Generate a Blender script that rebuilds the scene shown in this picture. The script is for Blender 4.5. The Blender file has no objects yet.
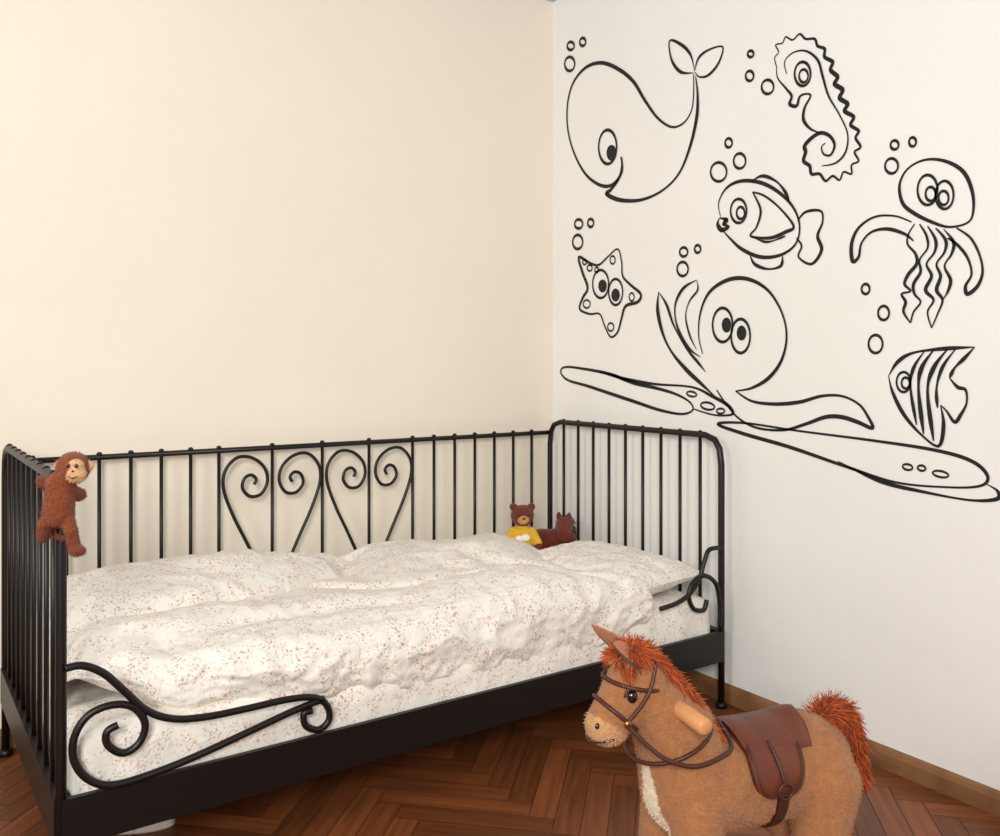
import bpy, bmesh, math, random
from mathutils import Vector, Matrix, noise
random.seed(7)
scene = bpy.context.scene
scene.view_settings.view_transform = 'Standard'
scene.view_settings.look = 'None'

# ---------------- survey constants (metres) ----------------
TH = math.radians(34.15); CT, ST = math.cos(TH), math.sin(TH)
FPX, EYE, HZ = 855.0, 1.2, 365.0
WX, WY = 2.385, 3.085          # right wall plane x, back wall plane y

def on_side_wall(u, v):        # survey tracing -> (y,z) on the right wall
    a = (u-500)/FPX; D = WX/(CT*a+ST)
    return D*(CT-ST*a), EYE-(v-HZ)/FPX*D, D
def on_depth_plane(u, v, Y):   # survey tracing -> (x,z) on a plane parallel to the back wall
    a = (u-500)/FPX; D = Y/(CT-ST*a)
    return D*(CT*a+ST), EYE-(v-HZ)/FPX*D

def srgb(r, g, b):
    f = lambda c: (c/255/12.92) if c/255 <= .04045 else ((c/255+.055)/1.055)**2.4
    return (f(r), f(g), f(b), 1)

# ---------------- materials ----------------
def mat(name, col, rough=.6, metal=0, attr=None, bump=None, sheen=0, coat=0, var=0, varscale=8):
    m = bpy.data.materials.new(name); m.use_nodes = True
    nt = m.node_tree; b = nt.nodes['Principled BSDF']
    b.inputs['Base Color'].default_value = col
    b.inputs['Roughness'].default_value = rough
    b.inputs['Metallic'].default_value = metal
    b.inputs['Sheen Weight'].default_value = sheen
    b.inputs['Coat Weight'].default_value = coat
    tc = nt.nodes.new('ShaderNodeTexCoord')
    src = None
    if attr:
        a = nt.nodes.new('ShaderNodeAttribute'); a.attribute_name = attr
        src = a.outputs['Color']
    if var:
        n = nt.nodes.new('ShaderNodeTexNoise'); n.inputs['Scale'].default_value = varscale
        n.inputs['Detail'].default_value = 6
        nt.links.new(tc.outputs['Object'], n.inputs['Vector'])
        mr = nt.nodes.new('ShaderNodeMapRange')
        mr.inputs['From Min'].default_value = .3; mr.inputs['From Max'].default_value = .7
        mr.inputs['To Min'].default_value = 1-var; mr.inputs['To Max'].default_value = 1+var*.5
        nt.links.new(n.outputs['Fac'], mr.inputs['Value'])
        mx = nt.nodes.new('ShaderNodeVectorMath'); mx.operation = 'SCALE'
        if src: nt.links.new(src, mx.inputs[0])
        else: mx.inputs[0].default_value = col[:3]
        nt.links.new(mr.outputs['Result'], mx.inputs['Scale'])
        src = mx.outputs['Vector']
    if src: nt.links.new(src, b.inputs['Base Color'])
    if bump:
        n = nt.nodes.new('ShaderNodeTexNoise'); n.inputs['Scale'].default_value = bump[0]
        n.inputs['Detail'].default_value = 5
        nt.links.new(tc.outputs['Object'], n.inputs['Vector'])
        bp = nt.nodes.new('ShaderNodeBump'); bp.inputs['Strength'].default_value = bump[1]
        bp.inputs['Distance'].default_value = bump[2]
        nt.links.new(n.outputs['Fac'], bp.inputs['Height'])
        nt.links.new(bp.outputs['Normal'], b.inputs['Normal'])
    return m

M_backwall = mat('paint_cream', srgb(239,229,212), .8, bump=(6,.25,.02), var=.02, varscale=2)
M_sidewall = mat('paint_offwhite', srgb(240,239,235), .8, bump=(6,.25,.02), var=.02, varscale=2)
M_iron = mat('black_iron', srgb(20,15,13), .42, .2, bump=(90,.15,.001))
M_decal = mat('vinyl_black', srgb(6,6,6), .6)
M_plush = mat('plush', (1,1,1,1), .95, attr='Col', bump=(260,.9,.004), sheen=.2, var=.18, varscale=60)
M_hair = mat('hair', (1,1,1,1), .7, attr='Col', sheen=.05)
M_leather = mat('saddle_leather', srgb(104,50,30), .42, bump=(120,.3,.001), var=.2, varscale=25)
M_strap = mat('strap_leather', srgb(70,36,24), .5, bump=(150,.3,.001))
M_dowel = mat('turned_wood', srgb(212,148,96), .45, var=.15, varscale=20)
M_eye = mat('glass_eye', srgb(8,6,5), .08, coat=1)
M_brass = mat('brass', srgb(170,130,70), .3, 1)
M_slat = mat('bed_slat_wood', srgb(60,38,24), .7)
M_white = mat('white_cloth', srgb(235,230,222), .9, bump=(200,.4,.002))
M_slipper = mat('slipper_cloth', srgb(235,222,212), .9, bump=(200,.4,.002))

def floral():
    m = bpy.data.materials.new('floral_cotton'); m.use_nodes = True
    nt = m.node_tree; L = nt.links; b = nt.nodes['Principled BSDF']
    b.inputs['Roughness'].default_value = .85; b.inputs['Sheen Weight'].default_value = .05
    tc = nt.nodes.new('ShaderNodeTexCoord')
    wn = nt.nodes.new('ShaderNodeTexNoise'); wn.inputs['Scale'].default_value = 120
    L.new(tc.outputs['Object'], wn.inputs['Vector'])
    ad = nt.nodes.new('ShaderNodeVectorMath'); ad.operation = 'MULTIPLY_ADD'
    ad.inputs[1].default_value = (.013,)*3
    L.new(wn.outputs['Color'], ad.inputs[0]); L.new(tc.outputs['Object'], ad.inputs[2])
    cn = nt.nodes.new('ShaderNodeTexNoise'); cn.inputs['Scale'].default_value = 20; cn.inputs['Detail'].default_value = 1
    L.new(tc.outputs['Object'], cn.inputs['Vector'])
    cm = nt.nodes.new('ShaderNodeMapRange'); cm.inputs['From Min'].default_value = .38; cm.inputs['From Max'].default_value = .54
    L.new(cn.outputs['Fac'], cm.inputs[0])
    base = nt.nodes.new('ShaderNodeRGB'); base.outputs[0].default_value = srgb(240,236,227)
    prev = base.outputs[0]
    for (sc, th, ramp, thr, op) in (
         (92,.40,[srgb(228,146,138),srgb(232,172,156),srgb(208,108,104),srgb(226,156,146)],.56,.75),
         (140,.40,[srgb(140,158,128),srgb(150,158,164),srgb(160,168,140),srgb(220,170,140)],.66,.70),
         (112,.32,[srgb(196,80,76),srgb(100,122,155),srgb(220,160,100),srgb(190,86,92)],.36,.8)):
        v = nt.nodes.new('ShaderNodeTexVoronoi'); v.inputs['Scale'].default_value = sc
        L.new(ad.outputs[0], v.inputs['Vector'])
        lt = nt.nodes.new('ShaderNodeMapRange'); lt.inputs['From Min'].default_value = th
        lt.inputs['From Max'].default_value = th-.14
        L.new(v.outputs['Distance'], lt.inputs['Value'])
        sp = nt.nodes.new('ShaderNodeSeparateColor'); L.new(v.outputs['Color'], sp.inputs[0])
        gt = nt.nodes.new('ShaderNodeMath'); gt.operation = 'LESS_THAN'; gt.inputs[1].default_value = thr
        L.new(sp.outputs[1], gt.inputs[0])
        mu = nt.nodes.new('ShaderNodeMath'); mu.operation = 'MULTIPLY'
        L.new(lt.outputs[0], mu.inputs[0]); L.new(gt.outputs[0], mu.inputs[1])
        m3 = nt.nodes.new('ShaderNodeMath'); m3.operation = 'MULTIPLY'
        L.new(mu.outputs[0], m3.inputs[0]); L.new(cm.outputs[0], m3.inputs[1])
        m2 = nt.nodes.new('ShaderNodeMath'); m2.operation = 'MULTIPLY'; m2.inputs[1].default_value = op
        L.new(m3.outputs[0], m2.inputs[0])
        cr = nt.nodes.new('ShaderNodeValToRGB'); cr.color_ramp.interpolation = 'CONSTANT'
        for k, c in enumerate(ramp):
            e = cr.color_ramp.elements[k] if k < 2 else cr.color_ramp.elements.new(k/4)
            e.position = k/4; e.color = c
        L.new(sp.outputs[0], cr.inputs[0])
        mx = nt.nodes.new('ShaderNodeMix'); mx.data_type = 'RGBA'
        L.new(m2.outputs[0], mx.inputs[0]); L.new(prev, mx.inputs[6]); L.new(cr.outputs[0], mx.inputs[7])
        prev = mx.outputs[2]
    L.new(prev, b.inputs['Base Color'])
    n = nt.nodes.new('ShaderNodeTexNoise'); n.inputs['Scale'].default_value = 15; n.inputs['Detail'].default_value = 4
    n.inputs['Distortion'].default_value = 1.8
    L.new(tc.outputs['Object'], n.inputs['Vector'])
    bp = nt.nodes.new('ShaderNodeBump'); bp.inputs['Strength'].default_value = .42; bp.inputs['Distance'].default_value = .012
    L.new(n.outputs['Fac'], bp.inputs['Height']); L.new(bp.outputs['Normal'], b.inputs['Normal'])
    return m
M_floral = floral()

def wood_floor():
    m = bpy.data.materials.new('parquet_oak'); m.use_nodes = True
    nt = m.node_tree; L = nt.links; b = nt.nodes['Principled BSDF']
    at = nt.nodes.new('ShaderNodeAttribute'); at.attribute_name = 'Col'
    uv = nt.nodes.new('ShaderNodeUVMap'); uv.uv_map = 'UVMap'
    mp = nt.nodes.new('ShaderNodeMapping'); mp.inputs['Scale'].default_value = (4, 60, 1)
    L.new(uv.outputs[0], mp.inputs[0])
    n = nt.nodes.new('ShaderNodeTexNoise'); n.inputs['Scale'].default_value = 1; n.inputs['Detail'].default_value = 6
    L.new(mp.outputs[0], n.inputs['Vector'])
    mr = nt.nodes.new('ShaderNodeMapRange'); mr.inputs['From Min'].default_value = .3; mr.inputs['From Max'].default_value = .7
    mr.inputs['To Min'].default_value = .65; mr.inputs['To Max'].default_value = 1.2
    L.new(n.outputs['Fac'], mr.inputs[0])
    s = nt.nodes.new('ShaderNodeVectorMath'); s.operation = 'SCALE'
    L.new(at.outputs['Color'], s.inputs[0]); L.new(mr.outputs[0], s.inputs['Scale'])
    L.new(s.outputs[0], b.inputs['Base Color'])
    b.inputs['Roughness'].default_value = .4
    b.inputs['Specular IOR Level'].default_value = .4
    return m
M_floor = wood_floor()
M_base = mat('skirting_wood', srgb(140,98,62), .5, var=.45, varscale=9)

# ---------------- mesh builder ----------------
class MB:
    def __init__(s): s.v=[]; s.f=[]; s.mi=[]; s.c=[]
    def add(s, vs, fs, mi=0, col=(1,1,1,1)):
        o=len(s.v); s.v+= [tuple(p) for p in vs]; s.c += [col]*len(vs)
        s.f += [tuple(i+o for i in f) for f in fs]; s.mi += [mi]*len(fs)
    def hexa(s, P, mi=0, col=(1,1,1,1)):      # 8 corners, hard edges
        for f in [(0,3,2,1),(4,5,6,7),(0,1,5,4),(1,2,6,5),(2,3,7,6),(3,0,4,7)]:
            s.add([P[i] for i in f],[(0,1,2,3)],mi,col)
    def tube(s, pts, r, seg=10, mi=0, col=(1,1,1,1), closed=False, flat=1.0):
        pts=[Vector(p) for p in pts]; n=len(pts)
        rr = r if isinstance(r,(list,tuple)) else [r]*n
        vs=[]; fs=[]; nrm=None
        for i,p in enumerate(pts):
            if closed: t=(pts[(i+1)%n]-pts[i-1])
            else: t=pts[min(i+1,n-1)]-pts[max(i-1,0)]
            if t.length<1e-9: t=Vector((0,0,1))
            t.normalize()
            if nrm is None:
                a=Vector((0,0,1)) if abs(t.z)<.9 else Vector((1,0,0))
                nrm=(a-t*a.dot(t)).normalized()
            else:
                nrm=(nrm-t*nrm.dot(t))
                nrm = nrm.normalized() if nrm.length>1e-6 else t.orthogonal().normalized()
            bn=t.cross(nrm)
            for k in range(seg):
                an=2*math.pi*k/seg
                vs.append(p+(nrm*math.cos(an)*flat+bn*math.sin(an))*rr[i])
        m = n if closed else n-1
        for i in range(m):
            for k in range(seg):
                a=i*seg+k; b=i*seg+(k+1)%seg; j=(i+1)%n
                fs.append((a,b,j*seg+(k+1)%seg,j*seg+k))
        if not closed:
            fs.append(tuple(range(seg))[::-1]); fs.append(tuple((n-1)*seg+k for k in range(seg)))
        s.add(vs,fs,mi,col)
    def ell(s, c, r, mi=0, col=(1,1,1,1), rot=None, nu=20, nv=12):
        c=Vector(c); r = r if isinstance(r,(list,tuple)) else (r,r,r)
        vs=[];fs=[]
        vs.append(Vector((0,0,r[2])))
        for j in range(1,nv):
            ph=math.pi*j/nv
            for i in range(nu):
                a=2*math.pi*i/nu
                vs.append(Vector((r[0]*math.sin(ph)*math.cos(a), r[1]*math.sin(ph)*math.sin(a), r[2]*math.cos(ph))))
        vs.append(Vector((0,0,-r[2])))
        for i in range(nu): fs.append((0,1+i,1+(i+1)%nu))
        for j in range(nv-2):
            for i in range(nu):
                a=1+j*nu+i; b=1+j*nu+(i+1)%nu
                fs.append((a,a+nu,b+nu,b))
        e=len(vs)-1; o=1+(nv-2)*nu
        for i in range(nu): fs.append((e,o+(i+1)%nu,o+i))
        if rot: vs=[rot@v for v in vs]
        s.add([v+c for v in vs],fs,mi,col)
    def box(s,a,b,mi=0,col=(1,1,1,1)):
        x0,y0,z0=a;x1,y1,z1=b
        s.hexa([(x0,y0,z0),(x1,y0,z0),(x1,y1,z0),(x0,y1,z0),(x0,y0,z1),(x1,y0,z1),(x1,y1,z1),(x0,y1,z1)],mi,col)
    def obj(s,name,mats,smooth=True,parent=None):
        me=bpy.data.meshes.new(name); me.from_pydata(s.v,[],s.f); 
        for m in (mats if isinstance(mats,list) else [mats]): me.materials.append(m)
        me.polygons.foreach_set('material_index',s.mi)
        me.polygons.foreach_set('use_smooth',[smooth]*len(s.f))
        ca=me.color_attributes.new('Col','FLOAT_COLOR','POINT')
        ca.data.foreach_set('color',[x for c in s.c for x in c])
        me.update()
        o=bpy.data.objects.new(name,me); scene.collection.objects.link(o)
        if parent: o.parent=parent
        return o

def catmull(P, sub=8, closed=False):
    P=[Vector(p) for p in P]; n=len(P); out=[]
    rng = n if closed else n-1
    for i in range(rng):
        if closed: a,b,c,d=P[i-1],P[i],P[(i+1)%n],P[(i+2)%n]
        else: a,b,c,d=P[max(i-1,0)],P[i],P[i+1],P[min(i+2,n-1)]
        for k in range(sub):
            t=k/sub
            out.append(.5*((2*b)+(c-a)*t+(2*a-5*b+4*c-d)*t*t+(3*b-a-3*c+d)*t**3))
    if not closed: out.append(P[-1])
    return out

def empty(name, loc=(0,0,0), rz=0, sc=1):
    e=bpy.data.objects.new(name,None); scene.collection.objects.link(e)
    e.location=loc; e.rotation_euler=(0,0,rz); e.empty_display_size=.1; e.scale=(sc,sc,sc)
    return e

# ---- organic continuous body from tapered capsules and ellipsoids ----
def blob(name, prims, voxel, smooth, parent, material=None, colfn=None):
    mb=MB()
    for p in prims:
        if p[0]=='c':
            _,a,b,ra,rb,col=p
            mb.tube([a,b],[ra,rb],16); mb.ell(a,ra); mb.ell(b,rb)
        else:
            _,c,r,col=p; mb.ell(c,r)
    o=mb.obj(name,material or M_plush)
    md=o.modifiers.new('r','REMESH'); md.mode='VOXEL'; md.voxel_size=voxel
    ms=o.modifiers.new('s','SMOOTH'); ms.iterations=smooth; ms.factor=.5
    dg=bpy.context.evaluated_depsgraph_get(); dg.update()
    me=bpy.data.meshes.new_from_object(o.evaluated_get(dg))
    o.modifiers.clear(); o.data=me; me.name=name
    me.materials.clear(); me.materials.append(material or M_plush)
    for n in [c.name for c in me.color_attributes]: me.color_attributes.remove(me.color_attributes[n])
    ca=me.color_attributes.new('Col','FLOAT_COLOR','POINT')
    cols=[]
    for v in me.vertices:
        q=v.co; best=1e9; bc=None
        for p in prims:
            if p[0]=='c':
                a=Vector(p[1]);b=Vector(p[2]);ab=b-a
                t=max(0,min(1,(q-a).dot(ab)/max(ab.length_squared,1e-9)))
                d=(q-(a+ab*t)).length-(p[3]+(p[4]-p[3])*t)
            else:
                c=Vector(p[1]); r=p[2]; r=r if isinstance(r,(tuple,list)) else (r,r,r)
                e=q-c; k=math.sqrt((e.x/r[0])**2+(e.y/r[1])**2+(e.z/r[2])**2)
                d=(k-1)*min(r)
            if d<best: best=d; bc=p[-1]
        if colfn: bc=colfn(q,bc)
        cols+=list(bc)
    ca.data.foreach_set('color',cols)
    me.polygons.foreach_set('use_smooth',[True]*len(me.polygons)); me.update()
    o.parent=parent
    return o

# ================= ROOM =================
X0,Y0,ZC=-2.2,-2.4,2.85
r=MB(); r.box((X0,WY,0),(WX+.1,WY+.1,ZC)); r.obj('wall_back',M_backwall,False)
r=MB(); r.box((WX,Y0,0),(WX+.1,WY,ZC)); r.obj('wall_right',M_sidewall,False)

def floor():
    L,W=.42,.07; th=math.radians(45); R=Matrix.Rotation(th,2)
    bm=bmesh.new(); uvl=bm.loops.layers.uv.new('UVMap'); cl=bm.loops.layers.float_color.new('Col')
    g=.0009
    for j in range(-12,13):
        for i in range(-75,76):
            ox,oy=i*W+j*2*L,i*W
            for (x0,y0,x1,y1,hz) in ((ox,oy,ox+L,oy+W,1),(ox,oy+W,ox+W,oy+W+L,0)):
                c=R@Vector(((x0+x1)/2,(y0+y1)/2))
                c+=Vector((0.2,.6))
                if not(X0-.3<c.x<WX+.3 and Y0-.3<c.y<WY+.3): continue
                vs=[bm.verts.new((*(R@Vector(p)+Vector((.2,.6))),0)) for p in ((x0+g,y0+g),(x1-g,y0+g),(x1-g,y1-g),(x0+g,y1-g))]
                f=bm.faces.new(vs); k=random.uniform(.7,1.3); hue=random.uniform(-.015,.015)
                c0=srgb(124,70,38); col=(c0[0]*k+hue*.3,c0[1]*k,c0[2]*k,1)
                ru,rv=random.random()*50,random.random()*50
                uvs=[(0,0),(L,0),(L,W),(0,W)] if hz else [(0,0),(0,W),(L,W),(L,0)]
                for lp,u in zip(f.loops,uvs): lp[uvl].uv=(u[0]+ru,u[1]+rv); lp[cl]=col
    for co,no in (((X0,0,0),(-1,0,0)),((WX,0,0),(1,0,0)),((0,Y0,0),(0,-1,0)),((0,WY,0),(0,1,0))):
        geom=bm.verts[:]+bm.edges[:]+bm.faces[:]
        bmesh.ops.bisect_plane(bm,geom=geom,plane_co=co,plane_no=no,clear_outer=True)
    vs=[bm.verts.new(p) for p in ((X0,Y0,-.002),(WX,Y0,-.002),(WX,WY,-.002),(X0,WY,-.002))]
    f=bm.faces.new(vs)
    for lp in f.loops: lp[cl]=(.012,.006,.004,1)
    me=bpy.data.meshes.new('floor'); bm.to_mesh(me); bm.free(); me.materials.append(M_floor)
    o=bpy.data.objects.new('floor',me); scene.collection.objects.link(o)
floor()
def skirting(name,a,b,nrm):
    prof=[(0,0),(.016,0),(.016,.045),(.012,.058),(.004,.064),(0,.064)]
    m=MB(); vs=[]
    for e in (a,b):
        for d,z in prof: vs.append((e[0]+nrm[0]*d,e[1]+nrm[1]*d,z))
    n=len(prof)
    m.add(vs,[(i,(i+1)%n,n+(i+1)%n,n+i) for i in range(n)]+[tuple(range(n)),tuple(range(2*n-1,n-1,-1))])
    m.obj(name,M_base,False)
skirting('baseboard_back',(X0,WY),(WX,WY),(0,-1))
skirting('baseboard_right',(WX,Y0),(WX,WY),(-1,0))

# ================= WALL DECALS =================
class Decal:
    def __init__(s): s.m=MB()
    def line(s,P,w=2.6,closed=False,taper=True,sub=7,wob=.3):
        Q=[]
        for (u,v) in P:
            y,z,D=on_side_wall(u,v); Q.append(Vector((y,z,D)))
        Q=catmull(Q,sub,closed); n=len(Q); vs=[];fs=[]
        for i,q in enumerate(Q):
            t=(Q[(i+1)%n]-Q[i-1]) if closed else (Q[min(i+1,n-1)]-Q[max(i-1,0)])
            t=Vector((t.x,t.y)); t=t.normalized() if t.length>1e-9 else Vector((1,0))
            nn=Vector((-t.y,t.x)); f=i/(n-1)
            k=1+wob*math.sin(2*math.pi*f*2+n)
            if taper and not closed: k*=min(1,.35+4*min(f,1-f))
            h=w*q.z/FPX*.54*k
            vs.append((WX-.0025,q.x+nn.x*h,q.y+nn.y*h)); vs.append((WX-.0025,q.x-nn.x*h,q.y-nn.y*h))
        m=n if closed else n-1
        for i in range(m):
            j=(i+1)%n; fs.append((2*i,2*i+1,2*j+1,2*j))
        s.m.add(vs,fs)
        return s
    def oval(s,u,v,a,b,w=2.4,tilt=0):
        P=[]
        for k in range(14):
            t=2*math.pi*k/14; x=a*math.cos(t);y=b*math.sin(t)
            P.append((u+x*math.cos(tilt)-y*math.sin(tilt), v+x*math.sin(tilt)+y*math.cos(tilt)))
        return s.line(P,w,True,sub=3,wob=.15)
    def dot(s,u,v,a,b):
        vs=[]
        for k in range(24):
            t=2*math.pi*k/24; y,z,D=on_side_wall(u+a*math.cos(t),v+b*math.sin(t)); vs.append((WX-.003,y,z))
        s.m.add(vs,[tuple(range(24))]); return s
    def done(s,name): return s.m.obj(name,M_decal,False)

d=Decal()
d.line([(694,73),(681,72),(672,60),(670,41),(682,45),(691,55),(695,71)],2.4)
d.line([(695,71),(699,58),(709,50),(723,47),(719,63),(709,75),(700,77),(695,72)],2.2)
d.line([(694,74),(694,92),(692,110),(684,123),(672,127),(658,118),(645,100),(634,82),(620,70),(603,63),(587,67),(574,82),(568,103),(568,128),(574,152),(585,173),(598,184),(610,186),(619,178),(622,166),(621,157)],2.8)
d.line([(622,157),(623,170),(618,181),(611,190),(607,194),(620,200),(641,200),(662,191),(679,174),(690,148),(697,118),(698,95),(696,76)],3.2)
d.oval(608,147,9,17,2.6); d.dot(612,153,5,8)
d.oval(571,46,3.5,4); d.oval(583,42,3,4); d.oval(570,64,5,7)
d.done('whale_wall_decal')

d=Decal()
sc=[(777,67),(775,58),(779,52),(776,45),(783,43),(786,37),(793,40),(800,34),(806,39),(815,39),(818,46),(825,49),(825,57),(833,62),(831,70),(838,77),(835,84),(843,90),(840,98),(848,104),(845,111),(854,117),(851,125),(859,131),(856,138),(861,147),(855,152),(859,161),(852,165),(852,174),(844,172),(840,180),(833,176),(826,181),(820,174),(812,174),(810,166),(804,161),(806,152),(805,146),(812,138),(821,133),(830,136),(835,145),(831,155),(824,154),(822,147),(826,143)]
d.line(sc,3,wob=.4)
d.line([(777,67),(778,78),(786,88),(792,96),(790,104),(797,106),(800,97),(806,94),(811,96),(805,108),(804,120),(811,129),(821,133)],2.6)
d.line([(787,74),(785,62),(793,53),(806,51),(818,60),(823,76),(829,96),(840,115),(848,134),(846,152),(836,163),(822,166)],2)
d.oval(803,74,8,12,2.4); d.oval(804,76,4.5,6.5,2.2)
d.oval(751,54,3,3.2); d.oval(750,76,4,5); d.oval(768,87,6,7)
d.done('seahorse_wall_decal')

d=Decal()
d.line([(903,203),(900,185),(908,169),(925,160),(945,161),(963,171),(972,189),(974,208),(969,222),(950,227),(932,222),(914,213)],2.8,closed=True)
d.oval(928,190,10,15,2.4); d.oval(945,195,9,14,2.4); d.oval(931,194,5,7); d.oval(944,198,5,7)
d.line([(912,222),(895,216),(875,217),(859,228),(852,244),(853,261),(859,257),(862,243),(872,232),(888,229),(905,234),(914,241)],3)
d.line([(957,228),(971,238),(980,255),(983,272),(978,286),(968,294),(966,286),(972,274),(968,258),(958,245),(948,238)],3)
d.line([(915,224),(909,234),(908,244),(916,254),(917,264),(909,274),(905,284),(911,291),(902,294),(906,302),(904,312),(911,323)],2.8)
d.line([(920,224),(927,236),(928,248),(920,260),(921,272),(914,284),(915,294),(921,302),(914,312),(911,323)],2.6)
d.line([(928,226),(936,240),(935,252),(927,264),(932,276),(926,290),(934,300),(928,312),(932,328)],2.8)
d.line([(936,228),(946,240),(945,252),(937,264),(941,276),(937,290),(943,300),(938,314),(932,328)],2.8)
d.line([(944,229),(954,242),(952,254),(945,266),(951,280),(948,292),(943,300)],2.6)
d.oval(895,145,4,4.5); d.oval(913,142,3.5,4.5); d.oval(892,166,6.5,7.5)
d.done('jellyfish_wall_decal')

d=Decal()
d.line([(721,217),(719,203),(727,188),(742,181),(762,183),(780,193),(794,208),(800,226),(796,244),(781,255),(761,257),(742,249),(729,237),(722,229)],2.8)
d.line([(720,218),(727,220),(724,224),(729,227),(722,230),(718,224),(720,218)],3.6)
d.line([(752,181),(763,176),(776,181),(785,191),(790,202)],2.6)
d.line([(798,221),(806,212),(821,211),(823,222),(818,236),(822,250),(812,264),(799,257),(802,246),(797,238)],2.8)
d.line([(750,254),(755,264),(768,269),(781,266),(783,256)],2.6)
d.line([(753,192),(761,210),(757,227),(751,236),(770,238),(786,232),(794,226),(780,208),(765,196),(753,192)],2.8)
d.line([(755,238),(768,242),(786,236)],2)
d.oval(739,211,8,12,2.4); d.oval(741,213,4,6)
d.oval(729,143,3.5,4.5); d.oval(740,161,6,7.5); d.oval(719,172,8,9.5)
d.done('fish_wall_decal')

d=Decal()
d.line([(579,257),(590,263),(599,265),(608,257),(618,249),(622,262),(623,276),(631,285),(641,294),(638,302),(626,306),(622,318),(618,332),(611,337),(605,326),(600,314),(590,314),(580,309),(583,298),(588,288),(583,273)],2.4,closed=True,sub=4)
d.oval(601,284,8,14,2.2); d.oval(616,292,7,13,2.2); d.dot(603,286,4.2,6.5); d.dot(616,295,4.2,6.5)
for (u,v,a,b) in ((613,260,2.5,4),(590,268,2.5,3),(597,270,2,2.5),(587,304,3.5,4),(632,297,2.5,4),(611,327,3,4),(585,262,2,2.5)): d.oval(u,v,a,b,1.6)
d.oval(579,224,4,4.5); d.oval(591,223,3,4); d.oval(578,242,5,7)
d.done('starfish_wall_decal')

d=Decal()
d.line([(703,354),(699,335),(701,312),(710,292),(728,280),(748,279),(768,290),(782,312),(787,336),(782,360),(769,378),(752,388),(736,391)],3)
d.line([(659,292),(658,310),(663,333),(672,352),(687,370),(703,385),(717,398)],3.4)
d.line([(659,292),(667,305),(674,325),(686,347),(698,362),(706,372)],2.4)
d.line([(697,280),(684,288),(676,303),(676,320),(682,337),(691,350),(701,357)],2.6)
d.line([(697,280),(698,290),(690,301),(686,316),(690,335),(697,350)],1.8)
d.line([(736,391),(752,401),(775,404),(800,402),(822,396),(842,396),(859,404),(868,416),(873,428),(858,422),(842,417),(826,417),(806,424),(784,430),(758,428),(740,419),(728,406),(717,390)],3.2)
d.oval(723,325,10,17,2.6); d.oval(741,336,9.5,17,2.6); d.dot(727,325,4.8,7.5); d.dot(742,333,4.8,7.5)
d.oval(698,249,3,3.8); d.oval(684,252,4,4.5); d.oval(683,269,5.5,7)
d.done('octopus_wall_decal')

d=Decal()
d.line([(561,372),(566,367),(585,369),(610,374),(634,383),(656,388),(676,394),(690,402),(693,410),(682,414),(660,410),(636,402),(612,394),(588,386),(568,380)],2.6,closed=True)
d.line([(600,372),(626,379),(655,384),(692,387),(712,396),(728,405),(733,414),(715,415),(694,409)],2.8)
d.oval(708,406,7,3.5,2,.2); d.oval(692,394,5,2.4,1.8,.2); d.oval(721,411,4,2.5,1.8)
d.line([(718,424),(745,423),(800,431),(870,440),(935,450),(972,461),(988,476),(980,486),(945,487),(895,482),(845,466),(790,447),(745,434)],2.8,closed=True)
d.line([(838,461),(880,481),(925,492),(970,500),(997,499),(998,491),(987,484)],3)
d.oval(908,467,5,2.8,2,.2); d.oval(922,468,4,2.6,2,.2); d.oval(941,474,8,3,2,.2)
d.done('seabed_wall_decal')

d=Decal()
d.line([(889,376),(898,362),(913,353),(940,349),(975,347)],3)
d.line([(975,347),(965,358),(955,368),(950,378)],3)
d.line([(950,378),(958,387),(966,390),(967,403),(961,415),(955,422),(947,411),(941,405)],2.8)
d.line([(941,405),(944,425),(939,446),(921,434),(904,414),(893,392),(889,376)],3)
d.line([(925,351),(914,368),(911,388),(917,425)],2.8); d.line([(934,350),(922,368),(919,390),(924,434)],3.6)
d.line([(948,349),(934,368),(928,392),(934,441)],3.6); d.line([(956,349),(943,367),(937,388),(938,408)],2.8)
d.oval(904,382,7,10,2.2); d.oval(906,383,4,5.5,2.2)
d.done('angelfish_wall_decal')
d=Decal(); d.oval(866,289,4,5); d.oval(884,313,5.5,7); d.oval(876,344,7,9)
d.done('bubbles_wall_decal')

# ================= BED =================
BX0,BX1,BY0,BY1=.25,2.325,2.045,3.03
ZT,ZB,ZR=.95,.90,.27
SK=-.032                       # foot end stands very slightly out of square
def fx(X,y): return X+(SK*(y-BY0)/(BY1-BY0) if X<1 else 0)
b=MB()
for X in (BX0,BX1):
    P=[(BY0,0),(BY0,.4),(BY0,ZT-.10),(BY0+.008,ZT-.045),(BY0+.03,ZT-.014),(BY0+.075,ZT),
       (BY1-.075,ZT),(BY1-.03,ZT-.014),(BY1-.008,ZT-.045),(BY1,ZT-.10),(BY1,.4),(BY1,0)]
    b.tube([(fx(X,y),y,z) for y,z in P],.0115,12)
    n=10
    for k in range(1,n):
        y=BY0+(BY1-BY0)*k/n; xx=fx(X,y)
        b.tube([(xx,y,ZR-.05),(xx,y,ZT+.006)],.0062,8)
        b.ell((xx,y,ZT+.008),(.009,.009,.008),nu=10,nv=6)
    xa,xb=fx(X,BY0),fx(X,BY1); z0,z1=ZR-.105,ZR
    b.hexa([(xa-.014,BY0,z0),(xa+.014,BY0,z0),(xb+.014,BY1,z0),(xb-.014,BY1,z0),(xa-.014,BY0,z1),(xa+.014,BY0,z1),(xb+.014,BY1,z1),(xb-.014,BY1,z1)])
    for y in (BY0,BY1): b.tube([(fx(X,y),y,0),(fx(X,y),y,.014),(fx(X,y),y,.02)],[.02,.02,.013],12)
b.tube([(BX0+SK,BY1,ZB),(BX1,BY1,ZB)],.0095,10)
hx0,hx1=.866,1.632
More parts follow.
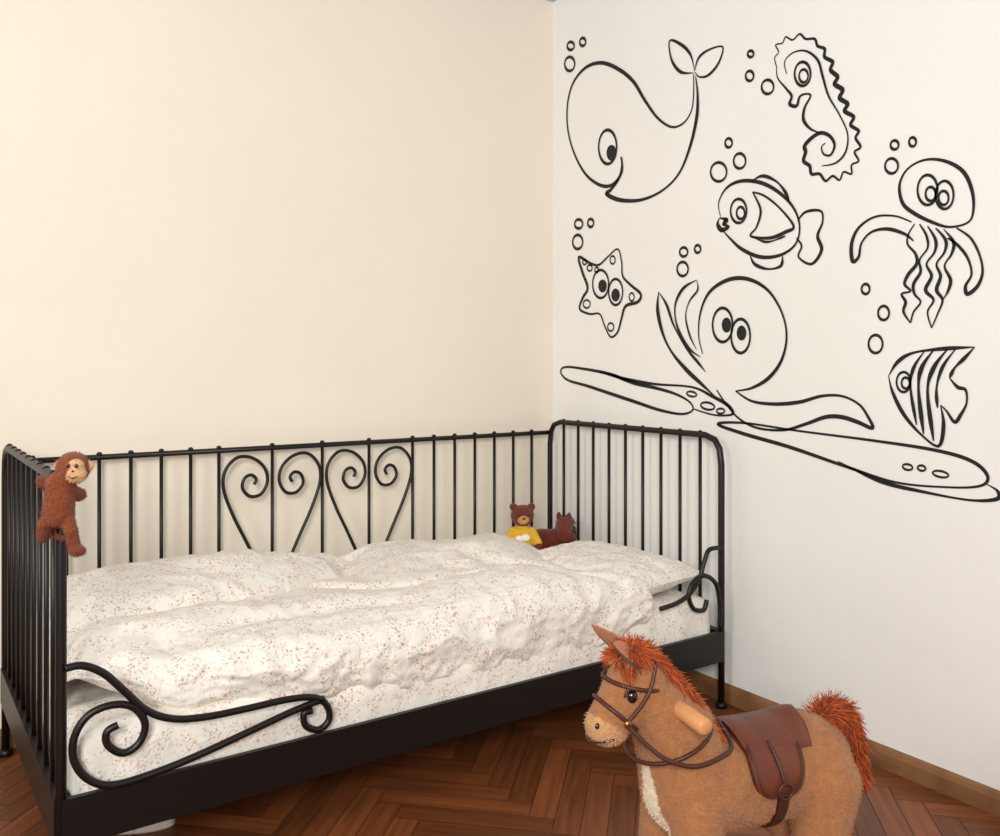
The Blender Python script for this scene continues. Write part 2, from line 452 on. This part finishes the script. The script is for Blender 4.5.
xs=[hx0-.096*k for k in range(0,7)]+[hx1+.0985*k for k in range(0,7)]+[(hx0+hx1)/2, 1.057, 1.441]
for x in xs:
    if BX0-.01<x<BX1-.02:
        b.tube([(x,BY1,ZR-.05),(x,BY1,ZB+.008)],.0062,8); b.ell((x,BY1,ZB+.011),(.009,.009,.007),nu=10,nv=6)
half=[(0,.36),(.09,.555),(.145,.67),(.178,.765),(.172,.83),(.13,.873),(.075,.868),(.032,.83),(.022,.78),(.046,.737),(.086,.733),(.112,.764),(.104,.798),(.08,.808),(.063,.792),(.07,.773)]
for cx in (1.057,1.441):
    for s in (-1,1):
        P=catmull([(cx+s*p[0],BY1-.012,p[1]) for p in half],6)
        b.tube(P,.0062,8)
b.box((BX0,BY0-.012,ZR-.105),(BX1,BY0+.002,ZR)); b.box((BX0,BY0,ZR-.105),(BX1,BY0+.05,ZR-.095))
b.box((BX0+SK,BY1-.012,ZR-.105),(BX1,BY1+.012,ZR))
Yf=BY0-.004
def fp(L): 
    o=[]
    for (u,v) in L:
        x,z=on_depth_plane(u,v,Yf); o.append((x,Yf-.012,z))
    return catmull(o,7)
b.tube(fp([(64,667),(82,664),(103,672),(124,690),(146,709),(172,717),(205,715),(245,707),(285,698),(312,696),(325,704),(327,718),(317,728),(304,724),(302,712),(310,709)]),.0085,10)
b.tube(fp([(322,697),(290,710),(245,731),(195,754),(150,772),(110,783),(86,776),(73,757),(74,734),(88,713),(112,703),(133,706),(144,722),(138,741),(122,751),(107,743),(106,730),(117,723)]),.0085,10)
b.tube(fp([(720,547),(707,549),(702,560),(697,577),(688,592),(675,602),(658,608)]),.008,10)
b.tube(fp([(717,625),(717,602),(713,583),(702,575),(691,581),(686,595),(691,608),(701,609),(704,599)]),.008,10)
b.obj('metal_daybed',[M_iron])
s=MB()
x=BX0+.06
while x<BX1-.1:
    s.box((x,BY0+.004,ZR-.094),(x+.07,BY1-.013,ZR-.076)); x+=.13
s.obj('bed_slats',M_slat,False)

def nz(x,y,z=0): return noise.noise(Vector((x,y,z)))
def ridge(x,y,z=0): return 1-abs(nz(x,y,z))*2

def rbox(name,a,b,rad,n,mat_,amp=.006,fr=7):
    m=MB(); a=Vector(a);bb=Vector(b);c=(a+bb)/2;h=(bb-a)/2
    inner=Vector([max(q-rad,0.001) for q in h])
    for ax in range(3):
        for sg in (-1,1):
            u,v=(ax+1)%3,(ax+2)%3
            nu=max(4,int(n*h[u])); nv=max(4,int(n*h[v])); vs=[];fs=[]
            for i in range(nu+1):
                for j in range(nv+1):
                    p=Vector((0,0,0)); p[ax]=sg*h[ax]; p[u]=-h[u]+2*h[u]*i/nu; p[v]=-h[v]+2*h[v]*j/nv
                    q=Vector([max(-inner[k],min(inner[k],p[k])) for k in range(3)])
                    dd=(p-q).normalized(); w=c+q+dd*rad
                    w+=dd*amp*(ridge(w.x*fr,w.y*fr,w.z*fr*.6)+.5*nz(w.x*25,w.y*25,w.z*12)-.6)
                    vs.append(w)
            for i in range(nu):
                for j in range(nv):
                    f=(i*(nv+1)+j,(i+1)*(nv+1)+j,(i+1)*(nv+1)+j+1,i*(nv+1)+j+1)
                    fs.append(f if sg>0 else f[::-1])
            m.add(vs,fs)
    return m.obj(name,mat_)
rbox('mattress',(BX0+.018,BY0+.007,ZR-.072),(BX1-.022,BY1-.02,.385),.05,90,M_floral,.009,6)

# duvet
def lerp_tab(T,x):
    if x<=T[0][0]: return T[0][1]
    for (a,fa),(c,fc) in zip(T,T[1:]):
        if x<=c:
            t=(x-a)/(c-a); t=t*t*(3-2*t); return fa+(fc-fa)*t
    return T[-1][1]
def G(x,y,cx,cy,sx,sy): return math.exp(-((x-cx)/sx)**2-((y-cy)/sy)**2)
def crease(x,y,pts,w,depth):
    best=9
    for (x0,y0),(x1,y1) in zip(pts,pts[1:]):
        dx,dy=x1-x0,y1-y0; t=max(0,min(1,((x-x0)*dx+(y-y0)*dy)/(dx*dx+dy*dy)))
        best=min(best,math.hypot(x-x0-dx*t,y-y0-dy*t))
    return depth*math.exp(-(best/w)**2)
def duvet():
    NX,NT=360,270; m=MB(); vs=[];fs=[]
    yfT=[(.27,2.26),(.38,2.16),(.55,2.085),(.8,2.06),(2.0,2.05),(2.12,2.10)]
    zlT=[(.27,.44),(.55,.375),(.8,.325),(1.06,.295),(1.5,.28),(1.77,.285),(2.1,.33)]
    C1=[(.27,2.52),(.6,2.50),(.95,2.60),(1.2,2.72),(1.3,2.9)]
    C2=[(.95,2.6),(1.15,2.42),(1.5,2.36)]
    C3=[(.5,2.2),(.85,2.27),(1.1,2.22)]
    C4=[(1.5,2.36),(1.75,2.22),(1.9,2.08)]
    C5=[(1.55,2.8),(1.7,2.5),(1.95,2.3)]
    for i in range(NX+1):
        u=i/NX
        for j in range(NT+1):
            t=j/NT
            x=.272+(2.12-.272)*u
            yf=lerp_tab(yfT,x)+.05; zl=lerp_tab(zlT,x)
            yb=2.985
            tt=min(t/.68,1); y=yb+(yf-yb)*tt
            xr=x-.17*u**4*math.exp(-((y-2.42)/.26)**2)
            e=min(1,(min(u/.07,(1-u)/.10,1))); ex=math.sqrt(1-(1-e)**2)
            eb=min(1,(yb-y)/.07); ey=.25+.75*math.sqrt(max(0,1-(1-eb)**2))
            puff=.122+.062*G(x,y,.38,2.78,.35,.3)+.062*G(x,y,.85,2.85,.3,.2)-.02*G(x,y,1.2,2.8,.1,.25)+.04*G(x,y,1.7,2.62,.24,.2)+.02*G(x,y,1.42,2.8,.2,.2)
            puff+=.035*G(x,y,.72,2.33,.4,.12)+.045*G(x,y,1.5,2.2,.3,.12)-.02*G(x,y,2.05,2.4,.1,.5)
            w0=.04*nz(x*5,y*5,3); w1=.04*nz(x*5,y*5,9)
            puff-=crease(x+w0,y+w1,C1,.045,.050)+crease(x+w0,y+w1,C2,.036,.030)+crease(x+w1,y+w0,C3,.032,.018)+crease(x+w0,y+w1,C4,.034,.026)+crease(x+w1,y+w0,C5,.036,.022)
            wx,wy=x+.05*nz(x*4,y*4,3),y+.05*nz(x*4,y*4,9)
            mk_=.5+.6*nz(x*3.3,y*3.3,21)
            wr=.014*nz(wx*4,wy*5,1)+.013*mk_*(ridge(wx*5+wy*4,wy*8-wx*4,2)-.6)+.006*mk_*(ridge(wx*15,wy*11,5)-.6)+.001*nz(wx*45,wy*45)
            h=.387+(puff)*ex*ey+wr*min(1,ex*ey+.2)
            if t<=.68: p=(xr,y,h)
            else:
                ph=(t-.68)/.32*math.pi*1.12
                hf=(h-zl)/2*(.3+.7*ex); mid=h-hf; bb=.066*(.4+.6*ex)
                q=.016*(ridge(x*8,ph*.8,4)-.6)+.006*nz(x*26,ph*4,2)
                yy=yf-(bb+q)*math.sin(min(ph,math.pi)); zz=mid+hf*math.cos(min(ph,math.pi))
                zz+=.014*nz(x*7,0,6)*min(1,ph/2)
                if ph>math.pi: yy=yf+(ph-math.pi)*.12; zz+=.004
                p=(xr,yy,zz)
            vs.append(p)
    for i in range(NX):
        for j in range(NT):
            fs.append((i*(NT+1)+j,i*(NT+1)+j+1,(i+1)*(NT+1)+j+1,(i+1)*(NT+1)+j))
    m.add(vs,fs); return m.obj('duvet',M_floral)
duvet()

def pillow(name,c,hx,hy,hz,rz):
    m=MB(); N=70
    for sg in (1,-1):
        vs=[];fs=[]
        for i in range(N+1):
            for j in range(N+1):
                u=-1+2*i/N; v=-1+2*j/N
                e=max(0,(1-abs(u)**3))**.5*max(0,(1-abs(v)**3))**.5
                px=u*hx*(1-.05*(1-v*v)*abs(u)); py=v*hy*(1-.05*(1-u*u))
                w=.007*(ridge(u*2.5+3,v*4,sg)-.6)+.003*nz(u*9,v*9,sg)
                vs.append((px,py,sg*(hz*e+w*min(1,e*2))))
        for i in range(N):
            for j in range(N):
                f=(i*(N+1)+j,(i+1)*(N+1)+j,(i+1)*(N+1)+j+1,i*(N+1)+j+1); fs.append(f if sg>0 else f[::-1])
        m.add(vs,fs)
    o=m.obj(name,M_floral); o.location=c; o.rotation_euler=(0,math.radians(-3),rz)
    return o
pillow('pillow',(2.085,2.41,.446),.215,.31,.066,math.radians(3))

# ================= ROCKING HORSE =================
tan=srgb(168,112,68); tan2=srgb(198,150,102); cream=srgb(232,216,190); hoofc=srgb(70,40,25)
HR=math.radians(165.9)
horse=empty('rocking_horse',(1.349,1.14,0),HR)
prims=[('c',(.226,0,.617),(.250,0,.580),.053,.052,tan),
 ('c',(.250,0,.580),(.288,0,.535),.051,.042,tan),
 ('e',(.294,0,.528),(.043,.043,.037),tan2),
 ('c',(.222,0,.590),(.15,0,.495),.054,.080,tan),
 ('c',(.15,0,.495),(.12,0,.40),.080,.094,tan),
 ('c',(.12,0,.39),(-.02,0,.385),.094,.092,tan),
 ('c',(-.02,0,.385),(-.155,0,.392),.092,.096,tan)]
for s in (-1,1):
    prims+=[('c',(.13,s*.052,.36),(.145,s*.062,.25),.054,.042,tan),
            ('c',(.145,s*.062,.25),(.14,s*.065,.16),.042,.035,tan),
            ('c',(.14,s*.065,.16),(.145,s*.065,.105),.035,.038,tan),
            ('c',(-.165,s*.05,.37),(-.14,s*.064,.27),.070,.054,tan),
            ('c',(-.14,s*.064,.27),(-.185,s*.066,.19),.050,.037,tan),
            ('c',(-.185,s*.066,.19),(-.175,s*.066,.105),.036,.038,tan)]
def hcol(q,c):
    if q.x>.175 and q.z<.45 and q.z>.28 and abs(q.y-.012)<.034*(1-(q.z-.28)/.20)+.006: return cream
    k=1+.10*noise.noise(q*18)
    return (c[0]*k,c[1]*k,c[2]*k,1)
hb=blob('body',prims,.006,8,horse,colfn=hcol)
def ear(mb,base,tip,wid,side,colo,coli,out):
    base=Vector(base);tip=Vector(tip);ax=(tip-base); wv=Vector(side).normalized(); fv=Vector(out).normalized()
    n=10;vs=[];fs=[];K=9
    for i in range(n+1):
        t=i/n; w=wid*math.sin(math.pi*(.22+.78*t))**.8 if t<1 else .001
        for k in range(K):
            a=-1+2*k/(K-1)
            vs.append(base+ax*t+wv*a*w-fv*(1-a*a)*w*.7)
    for i in range(n):
        for k in range(K-1):
            q=i*K+k; fs.append((q,q+1,q+K+1,q+K))
    mb.add(vs,fs,0,colo)
    vs2=[v+fv*.005 for v in vs]; mb.add([v for v in vs2],[f[::-1] for f in fs],0,coli)
e=MB()
ear(e,(.238,.028,.648),(.308,.052,.692),.028,(.1,1,-.5),tan,srgb(196,120,74),(.3,.35,.9))
ear(e,(.238,-.030,.650),(.296,-.058,.694),.026,(.1,-1,-.5),tan,srgb(196,120,74),(.3,-.35,.9))
eo=e.obj('ears',M_plush,parent=horse)
f=MB()
for s in (-1,1):
    f.ell((.266,s*.0465,.592),(.0105,.008,.012),nu=16,nv=10)
    f.ell((.326,s*.024,.538),(.005,.004,.006),nu=10,nv=6)
f.tube(catmull([(.322,-.030,.510),(.333,0,.504),(.322,.030,.510),(.300,.040,.516)],6),.0018,6)
f.obj('eyes_and_nostrils',M_eye,parent=horse)
el=MB()
for s in (-1,1):
    el.tube([(.266+.016*math.cos(a),s*.0475,.594+.014*math.sin(a)) for a in [math.pi*k/8 for k in range(9)]],.0028,6)
el.obj('eyelids',M_strap,parent=horse)
h=MB()
for s in (-1,1):
    for X in (.148,-.172):
        h.tube([(X,s*.065,.108),(X,s*.065,.104),(X+.006,s*.065,.066),(X+.006,s*.065,.062)],[.034,.041,.046,.044],18)
h.obj('hooves',mat('hoof_vinyl',hoofc,.6),parent=horse)
rk=MB()
for s in (-1,1):
    pts=[]
    for k in range(25):
        a=-.52+1.04*k/24; R=.80
        pts.append((R*math.sin(a),s*.065,.020+R-R*math.cos(a)))
    rk.tube(pts,.02,10,flat=.9)
    for X in (.148,-.172):
        zz=.020+.8-math.sqrt(.64-X*X)
        rk.tube([(X,s*.065,zz),(X,s*.065,.07)],.018,12)
for X in (.25,0,-.25):
    zz=.020+.8-math.sqrt(.64-X*X); rk.tube([(X,-.075,zz),(X,.075,zz)],.012,10)
rk.obj('rockers',M_dowel,parent=horse)
hd=MB(); hd.tube([(.172,-.142,.560),(.172,-.139,.560),(.172,.139,.560),(.172,.143,.560)],[.011,.0155,.0155,.011],18)
hd.obj('handle',M_dowel,parent=horse)
def saddle_shell(mb,x0,x1,amax,rad,thick,shape,cz=.386,mi=0,rise=None,N=48,K=24):
    vs=[];fs=[]
    for layer in (0,1):
        for i in range(N+1):
            a=-amax+2*amax*i/N; sh=shape(abs(a)/amax)
            xc=(x0+x1)/2+sh[1]; hw=(x1-x0)/2*sh[0]
            for k in range(K+1):
                t=-1+2*k/K; x=xc+hw*t
                R=rad+(thick*(1-abs(t)**6)*(1-(abs(a)/amax)**8) if layer else -.006)
                if rise: R+=rise(t,abs(a)) if layer else 0
                vs.append((x,R*math.sin(a),cz+R*math.cos(a)*1.0))
    n1=(N+1)*(K+1)
    for i in range(N):
        for k in range(K):
            q=i*(K+1)+k; fs.append((q,q+1,q+K+2,q+K+1)); fs.append((n1+q,n1+q+K+1,n1+q+K+2,n1+q+1))
    for i in range(N):
        for k in (0,K):
            q=i*(K+1)+k; fs.append((q,q+K+1,n1+q+K+1,n1+q))
    for i in (0,N):
        for k in range(K):
            q=i*(K+1)+k; fs.append((q,n1+q,n1+q+1,q+1))
    mb.add(vs,fs,mi)
sd=MB()
saddle_shell(sd,-.125,.04,.80,.100,.009,lambda s:(1-.10*s**2,0),rise=lambda t,a:(.024*max(0,t-.4)**1.4+.045*max(0,-t-.4)**1.4)*max(0,1-a/.8))
def flap(s):
    if s<.3: return (1,0)
    q=(s-.3)/.7; return (math.sqrt(max(.0,1-q**5))+.001,.012*q)
saddle_shell(sd,-.092,.030,1.62,.099,.006,flap)
saddle_shell(sd,-.044,-.02,3.05,.0965,.0035,lambda s:(1,0),mi=1,N=60)
sd.obj('saddle',[M_leather,M_strap],parent=horse)
st=MB()
for s in (-1,1):
    R=.107
    P=[]
    for k in range(15):
        a=.6+.75*k/14; P.append((-.02-.006*k/14,s*R*math.sin(a),.386+R*math.cos(a)))
    st.tube(P,.004,6)
    c=P[-1]
    st.tube([(c[0]+.015*math.cos(a),c[1]+s*.004,c[2]-.012+.015*math.sin(a)) for a in [2*math.pi*k/16 for k in range(16)]],.0028,6,closed=True)
    rim=[]
    for k in range(41):
        a_=math.pi*k/40; q=abs(math.cos(a_))**.5*(1 if math.cos(a_)>0 else -1)
        ss=.3+.7*math.sin(a_)**.6
        a=1.62*ss*.955; rim.append((-.031+.010*(ss-.3)/.7+.056*q,s*.1058*math.sin(a),.386+.1058*math.cos(a)))
    st.tube(rim,.0022,5)
st.obj('saddle_trim',M_strap,parent=horse)
br=MB()
def ring(c,ax,ra,rb,w,n=28):
    c=Vector(c);ax=Vector(ax).normalized(); yv=Vector((0,1,0)); uv=ax.cross(yv).normalized()
    br.tube([c+yv*ra*math.cos(a)+uv*rb*math.sin(a) for a in [2*math.pi*k/n for k in range(n)]],w,8,closed=True)
ring((.277,0,.548),(.038,0,-.045),.0475,.049,.004)
ring((.240,0,.603),(.02,0,-.10),.055,.0575,.004)
for s in (-1,1):
    br.tube(catmull([(.215,s*.045,.650),(.232,s*.056,.61),(.25,s*.0555,.58),(.277,s*.049,.548)],6),.004,8)
    br.tube(catmull([(.277,s*.050,.542),(.25,s*.067,.512),(.215,s*.086,.485),(.165,s*.096,.470),(.11,s*.092,.475),(.068,s*.070,.482),(.05,0,.50)],8),.0042,8)
    br.ell((.277,s*.051,.545),(.008,.005,.008),mi=1)
ring((.163,0,.490),(.35,0,.9),.086,.086,.0040)
br.obj('bridle',[M_strap,M_brass],parent=horse)
def strands(name,gen,n,parent,seg=6,r=.0015,cols=None):
    m=MB()
    for _ in range(n):
        root,dirv,ln,droop=gen()
        root=Vector(root);dv=Vector(dirv).normalized(); pts=[root.copy()];p=root.copy()
        cur=dv.copy(); wob=Vector((random.gauss(0,1),random.gauss(0,1),random.gauss(0,1)))*.12
        for k in range(seg):
            cur=(cur+Vector((0,0,-droop/seg))+wob/seg*2+Vector((random.gauss(0,.07),random.gauss(0,.07),0))).normalized()
            p=p+cur*ln/seg; pts.append(p.copy())
        c=random.choice(cols); k=random.uniform(.7,1.25); c=(c[0]*k,c[1]*k,c[2]*k,1)
        m.tube(pts,[r*(1-.75*i/seg) for i in range(seg+1)],3,col=c)
    return m.obj(name,M_hair,parent=parent)
oranges=[srgb(196,86,28),srgb(210,102,36),srgb(172,70,24),srgb(128,48,20)]
crest=catmull([(.272,0,.645),(.245,0,.668),(.215,0,.660),(.18,0,.625),(.145,0,.59),(.105,0,.54),(.075,0,.495)],10)
def gm():
    f_=random.random(); i=f_*(len(crest)-2); k=int(i); p=crest[k].lerp(crest[k+1],i-k)
    t=(crest[k+1]-crest[k]).normalized(); n_=Vector((-t.z,0,t.x)); 
    if n_.z<0: n_=-n_
    s=random.gauss(0,.5)
    return (p+Vector((0,s*.020,-.014)), n_*.8+Vector((-.45,s*1.3,.05)), random.uniform(.026,.046)*(1-.2*f_), random.uniform(.9,2.2))
strands('mane',gm,7500,horse,cols=oranges,r=.0017)
def gf():
    s=random.gauss(0,.5)
    return (Vector((.258,s*.02,.655)),Vector((.8,s*.7,.1)),random.uniform(.02,.035),random.uniform(1.4,2.6))
strands('forelock',gf,900,horse,cols=[srgb(214,150,90),srgb(236,205,160)])
tl=catmull([(-.190,0,.450),(-.215,0,.474),(-.245,0,.476),(-.27,0,.445),(-.285,0,.395),(-.29,0,.345)],10)
def gt():
    f_=random.random()**.8; i=f_*(len(tl)-2); k=int(i); p=tl[k].lerp(tl[k+1],i-k)
    t=(tl[k+1]-tl[k]).normalized(); a=random.uniform(0,2*math.pi)
    o=Vector((-t.z*math.cos(a),math.sin(a),t.x*math.cos(a)))
    return (p+o*.008,o*.75+t*.9,random.uniform(.03,.052),random.uniform(.5,1.7))
strands('tail',gt,6000,horse,cols=oranges,r=.0017)
tc=MB(); tc.tube(tl,[.014]*len(tl),8,col=oranges[3]); tc.obj('tail_core',M_plush,parent=horse)
def pile(src,name,n,ln,w,parent):
    me=src.data; me.calc_loop_triangles(); ar=[];tot=0
    for t in me.loop_triangles: tot+=t.area; ar.append(tot)
    import bisect
    ca=me.color_attributes['Col'].data; m=MB()
    for _ in range(n):
        t=me.loop_triangles[min(bisect.bisect(ar,random.random()*tot),len(ar)-1)]
        a,b_,c=[me.vertices[i].co for i in t.vertices]; u,v=random.random(),random.random()
        if u+v>1:u,v=1-u,1-v
        p=a+(b_-a)*u+(c-a)*v; nn=t.normal
        d_=(nn*.8+Vector((random.gauss(-.4,.3),random.gauss(0,.3),random.gauss(-.6,.3)))).normalized()
        sd_=nn.cross(d_); sd_=(sd_.normalized() if sd_.length>1e-4 else nn.orthogonal())*w
        col=ca[t.vertices[0]].color; k=random.uniform(.8,1.2)
        m.add([p-sd_-nn*.001,p+sd_-nn*.001,p+d_*ln],[(0,1,2)],0,(col[0]*k,col[1]*k,col[2]*k,1))
    return m.obj(name,M_hair,False,parent)
pile(hb,'coat',45000,.005,.0008,horse)

# ================= MONKEY (hugging the post, leaning sideways) =================
mk=empty('toy_monkey',(.25,1.997,.912),-TH,.98)
rb=srgb(136,68,34); rb2=srgb(118,54,28); fc=srgb(222,176,128)
pm=[('e',(.020,0,.074),(.034,.032,.034),rb),('e',(.034,-.017,.064),(.021,.018,.018),fc),('e',(.033,-.019,.082),(.018,.013,.013),fc),
 ('c',(-.008,0,.038),(-.012,0,-.020),.028,.032,rb),
 ('c',(-.022,0,.040),(-.050,.006,.046),.014,.012,rb2),('c',(-.050,.006,.046),(-.040,.040,.014),.012,.011,rb2),
 ('c',(.010,0,.030),(.022,.028,.012),.013,.012,rb2),('c',(.022,.028,.012),(.008,.05,.008),.012,.011,rb2),
 ('c',(-.022,0,-.025),(-.040,-.004,-.045),.016,.013,rb),('c',(-.040,-.004,-.045),(-.046,.006,-.072),.013,.014,rb2),
 ('c',(.004,0,-.028),(.020,-.008,-.062),.016,.013,rb),('c',(.020,-.008,-.062),(.028,-.012,-.092),.013,.013,rb2),('e',(.038,-.018,-.100),(.018,.013,.012),rb2),
 ('e',(-.013,.004,.078),(.010,.006,.012),fc),('e',(.055,.006,.078),(.007,.006,.011),fc)]
mo=blob('monkey_body',pm,.0032,4,mk); pile(mo,'monkey_fur',9000,.005,.0007,mk)
e=MB()
for x in (.025,.042): e.ell((x,-.0325,.082),(.0038,.003,.0048),nu=10,nv=8)
e.ell((.036,-.0355,.071),(.003,.002,.002),nu=8,nv=6)
e.tube(catmull([(.025,-.034,.060),(.035,-.036,.056),(.045,-.033,.060)],5),.0012,5)
e.obj('monkey_face',M_eye,parent=mk)
t=MB(); t.tube(catmull([(-.010,.02,-.030),(-.035,.03,-.045),(-.035,.03,-.075),(-.015,.03,-.085)],6),.006,8,col=rb2); t.obj('monkey_tail',M_plush,parent=mk)

# ================= TEDDY =================
td=empty('teddy_bear',(2.03,2.83,.40),-TH,1.03)
bc=srgb(112,48,26); yl=srgb(232,182,44); wh=srgb(235,228,215); mz=srgb(210,150,90)
pt=[('e',(0,0,.182),(.046,.040,.042),bc),('e',(.004,-.034,.170),(.022,.018,.017),mz),
 ('e',(-.036,.002,.216),(.016,.010,.016),bc),('e',(.036,.002,.216),(.016,.010,.016),bc),
 ('e',(0,0,.088),(.046,.040,.056),yl),
 ('c',(-.036,-.006,.12),(-.064,-.03,.075),.019,.017,yl),('c',(.036,-.006,.12),(.060,-.034,.08),.019,.017,yl),
 ('e',(-.066,-.036,.066),(.016,.016,.016),bc),('e',(.062,-.040,.070),(.016,.016,.016),bc),
 ('c',(-.028,-.01,.045),(-.042,-.07,.030),.026,.020,bc),('c',(.028,-.01,.045),(.042,-.07,.030),.026,.020,bc),
 ('e',(-.043,-.082,.036),(.020,.015,.026),mz),('e',(.043,-.082,.036),(.020,.015,.026),mz)]
to=blob('teddy_body',pt,.0042,4,td); pile(to,'teddy_fur',7000,.004,.0008,td)
e=MB()
for x in (-.016,.020): e.ell((x,-.038,.192),(.005,.004,.006),nu=10,nv=8)
e.ell((.004,-.052,.178),(.007,.004,.005),nu=10,nv=8)
e.obj('teddy_face',M_eye,parent=td)
bb=MB(); bb.ell((.012,-.040,.102),(.018,.006,.014)); bb.ell((-.012,-.040,.098),(.015,.006,.013)); bb.obj('bib',M_white,parent=td)

pp=empty('plush_pony',(2.195,2.84,.385),-TH,1.42)
dk=srgb(112,40,24); dk2=srgb(66,26,18)
pq=[('c',(-.035,0,.050),(.035,0,.052),.040,.038,dk),('c',(.030,0,.065),(.035,-.004,.090),.028,.026,dk),
 ('c',(.034,-.006,.100),(.030,-.05,.082),.027,.020,dk),
 ('c',(.035,-.02,.045),(.045,-.070,.022),.016,.014,dk),('c',(.05,.02,.045),(.075,-.04,.018),.016,.014,dk2),
 ('c',(-.045,-.02,.045),(-.06,-.065,.022),.019,.015,dk),('c',(-.05,.02,.045),(-.085,-.03,.018),.019,.014,dk2),
 ('e',(.018,.008,.128),(.008,.006,.014),dk),('e',(.048,.004,.126),(.008,.006,.014),dk)]
po=blob('pony_body',pq,.0042,4,pp); pile(po,'pony_fur',6000,.005,.0008,pp)
def gp():
    f_=random.random(); p=Vector((.038+.01*f_,.012,.125-.06*f_))
    return (p+Vector((random.gauss(0,.005),random.gauss(0,.006),0)),Vector((random.gauss(.2,.6),.6,.4)),random.uniform(.02,.035),1.5)
strands('pony_mane',gp,700,pp,cols=[srgb(40,20,14),srgb(60,28,18)])
e=MB()
for x in (.018,.046): e.ell((x,-.028,.104),(.004,.004,.005),nu=10,nv=8)
e.obj('pony_eyes',M_eye,parent=pp)

# ================= SLIPPER under the bed =================
sl=empty('slipper',(.47,2.36,0),math.radians(-20),.8)
m=MB()
sole=[(.11*math.cos(a)*(1),(.040-.008*math.cos(a+math.pi))*math.sin(a)) for a in [2*math.pi*k/32 for k in range(32)]]
n=32; vs=[(x,y,.001) for x,y in sole]+[(x,y,.014) for x,y in sole]
m.add(vs,[(i,(i+1)%n,n+(i+1)%n,n+i) for i in range(n)]+[tuple(range(n))[::-1],tuple(range(n,2*n))])
vs=[];fs=[];A,B=12,14
for i in range(A+1):
    s_=i/A; x=-.01+.118*s_; w=.040*math.sqrt(max(.02,1-(max(0,x)/.115)**2)); hh=.050*math.sqrt(max(.03,1-s_**2.2))
    for k in range(B+1):
        a=math.pi*k/B; vs.append((x,w*math.cos(a),.010+hh*math.sin(a)))
for i in range(A):
    for k in range(B):
        q=i*(B+1)+k; fs.append((q,q+1,q+B+2,q+B+1))
m.add(vs,fs); so=m.obj('slipper_shell',M_slipper,parent=sl)
so.modifiers.new('sol','SOLIDIFY').thickness=.004

# ================= LIGHT =================
w=bpy.data.worlds.new('World'); scene.world=w; w.use_nodes=True
bg=w.node_tree.nodes['Background']; bg.inputs[0].default_value=(.93,.95,1,1); bg.inputs[1].default_value=.36
def area(name,loc,target,sx,sy,power,col):
    l=bpy.data.lights.new(name,'AREA'); l.shape='RECTANGLE'; l.size=sx; l.size_y=sy; l.energy=power; l.color=col
    o=bpy.data.objects.new(name,l); scene.collection.objects.link(o); o.location=loc
    o.rotation_euler=(Vector(target)-Vector(loc)).to_track_quat('-Z','Y').to_euler()
area('window_light',(-1.1,-1.3,2.2),(2.2,3.0,1.8),1.0,1.2,132,(1,.96,.90))
area('window_light_side',(-1.9,1.0,2.1),(2.3,2.3,1.6),.8,1.1,36,(1,.965,.90))

cam=bpy.data.cameras.new('camera'); co=bpy.data.objects.new('camera',cam); scene.collection.objects.link(co)
co.location=(0,0,EYE); co.rotation_euler=(math.radians(90),0,-TH)
cam.sensor_width=36; cam.lens=FPX*36/1000; cam.shift_y=-.053; cam.clip_start=.02
scene.camera=co
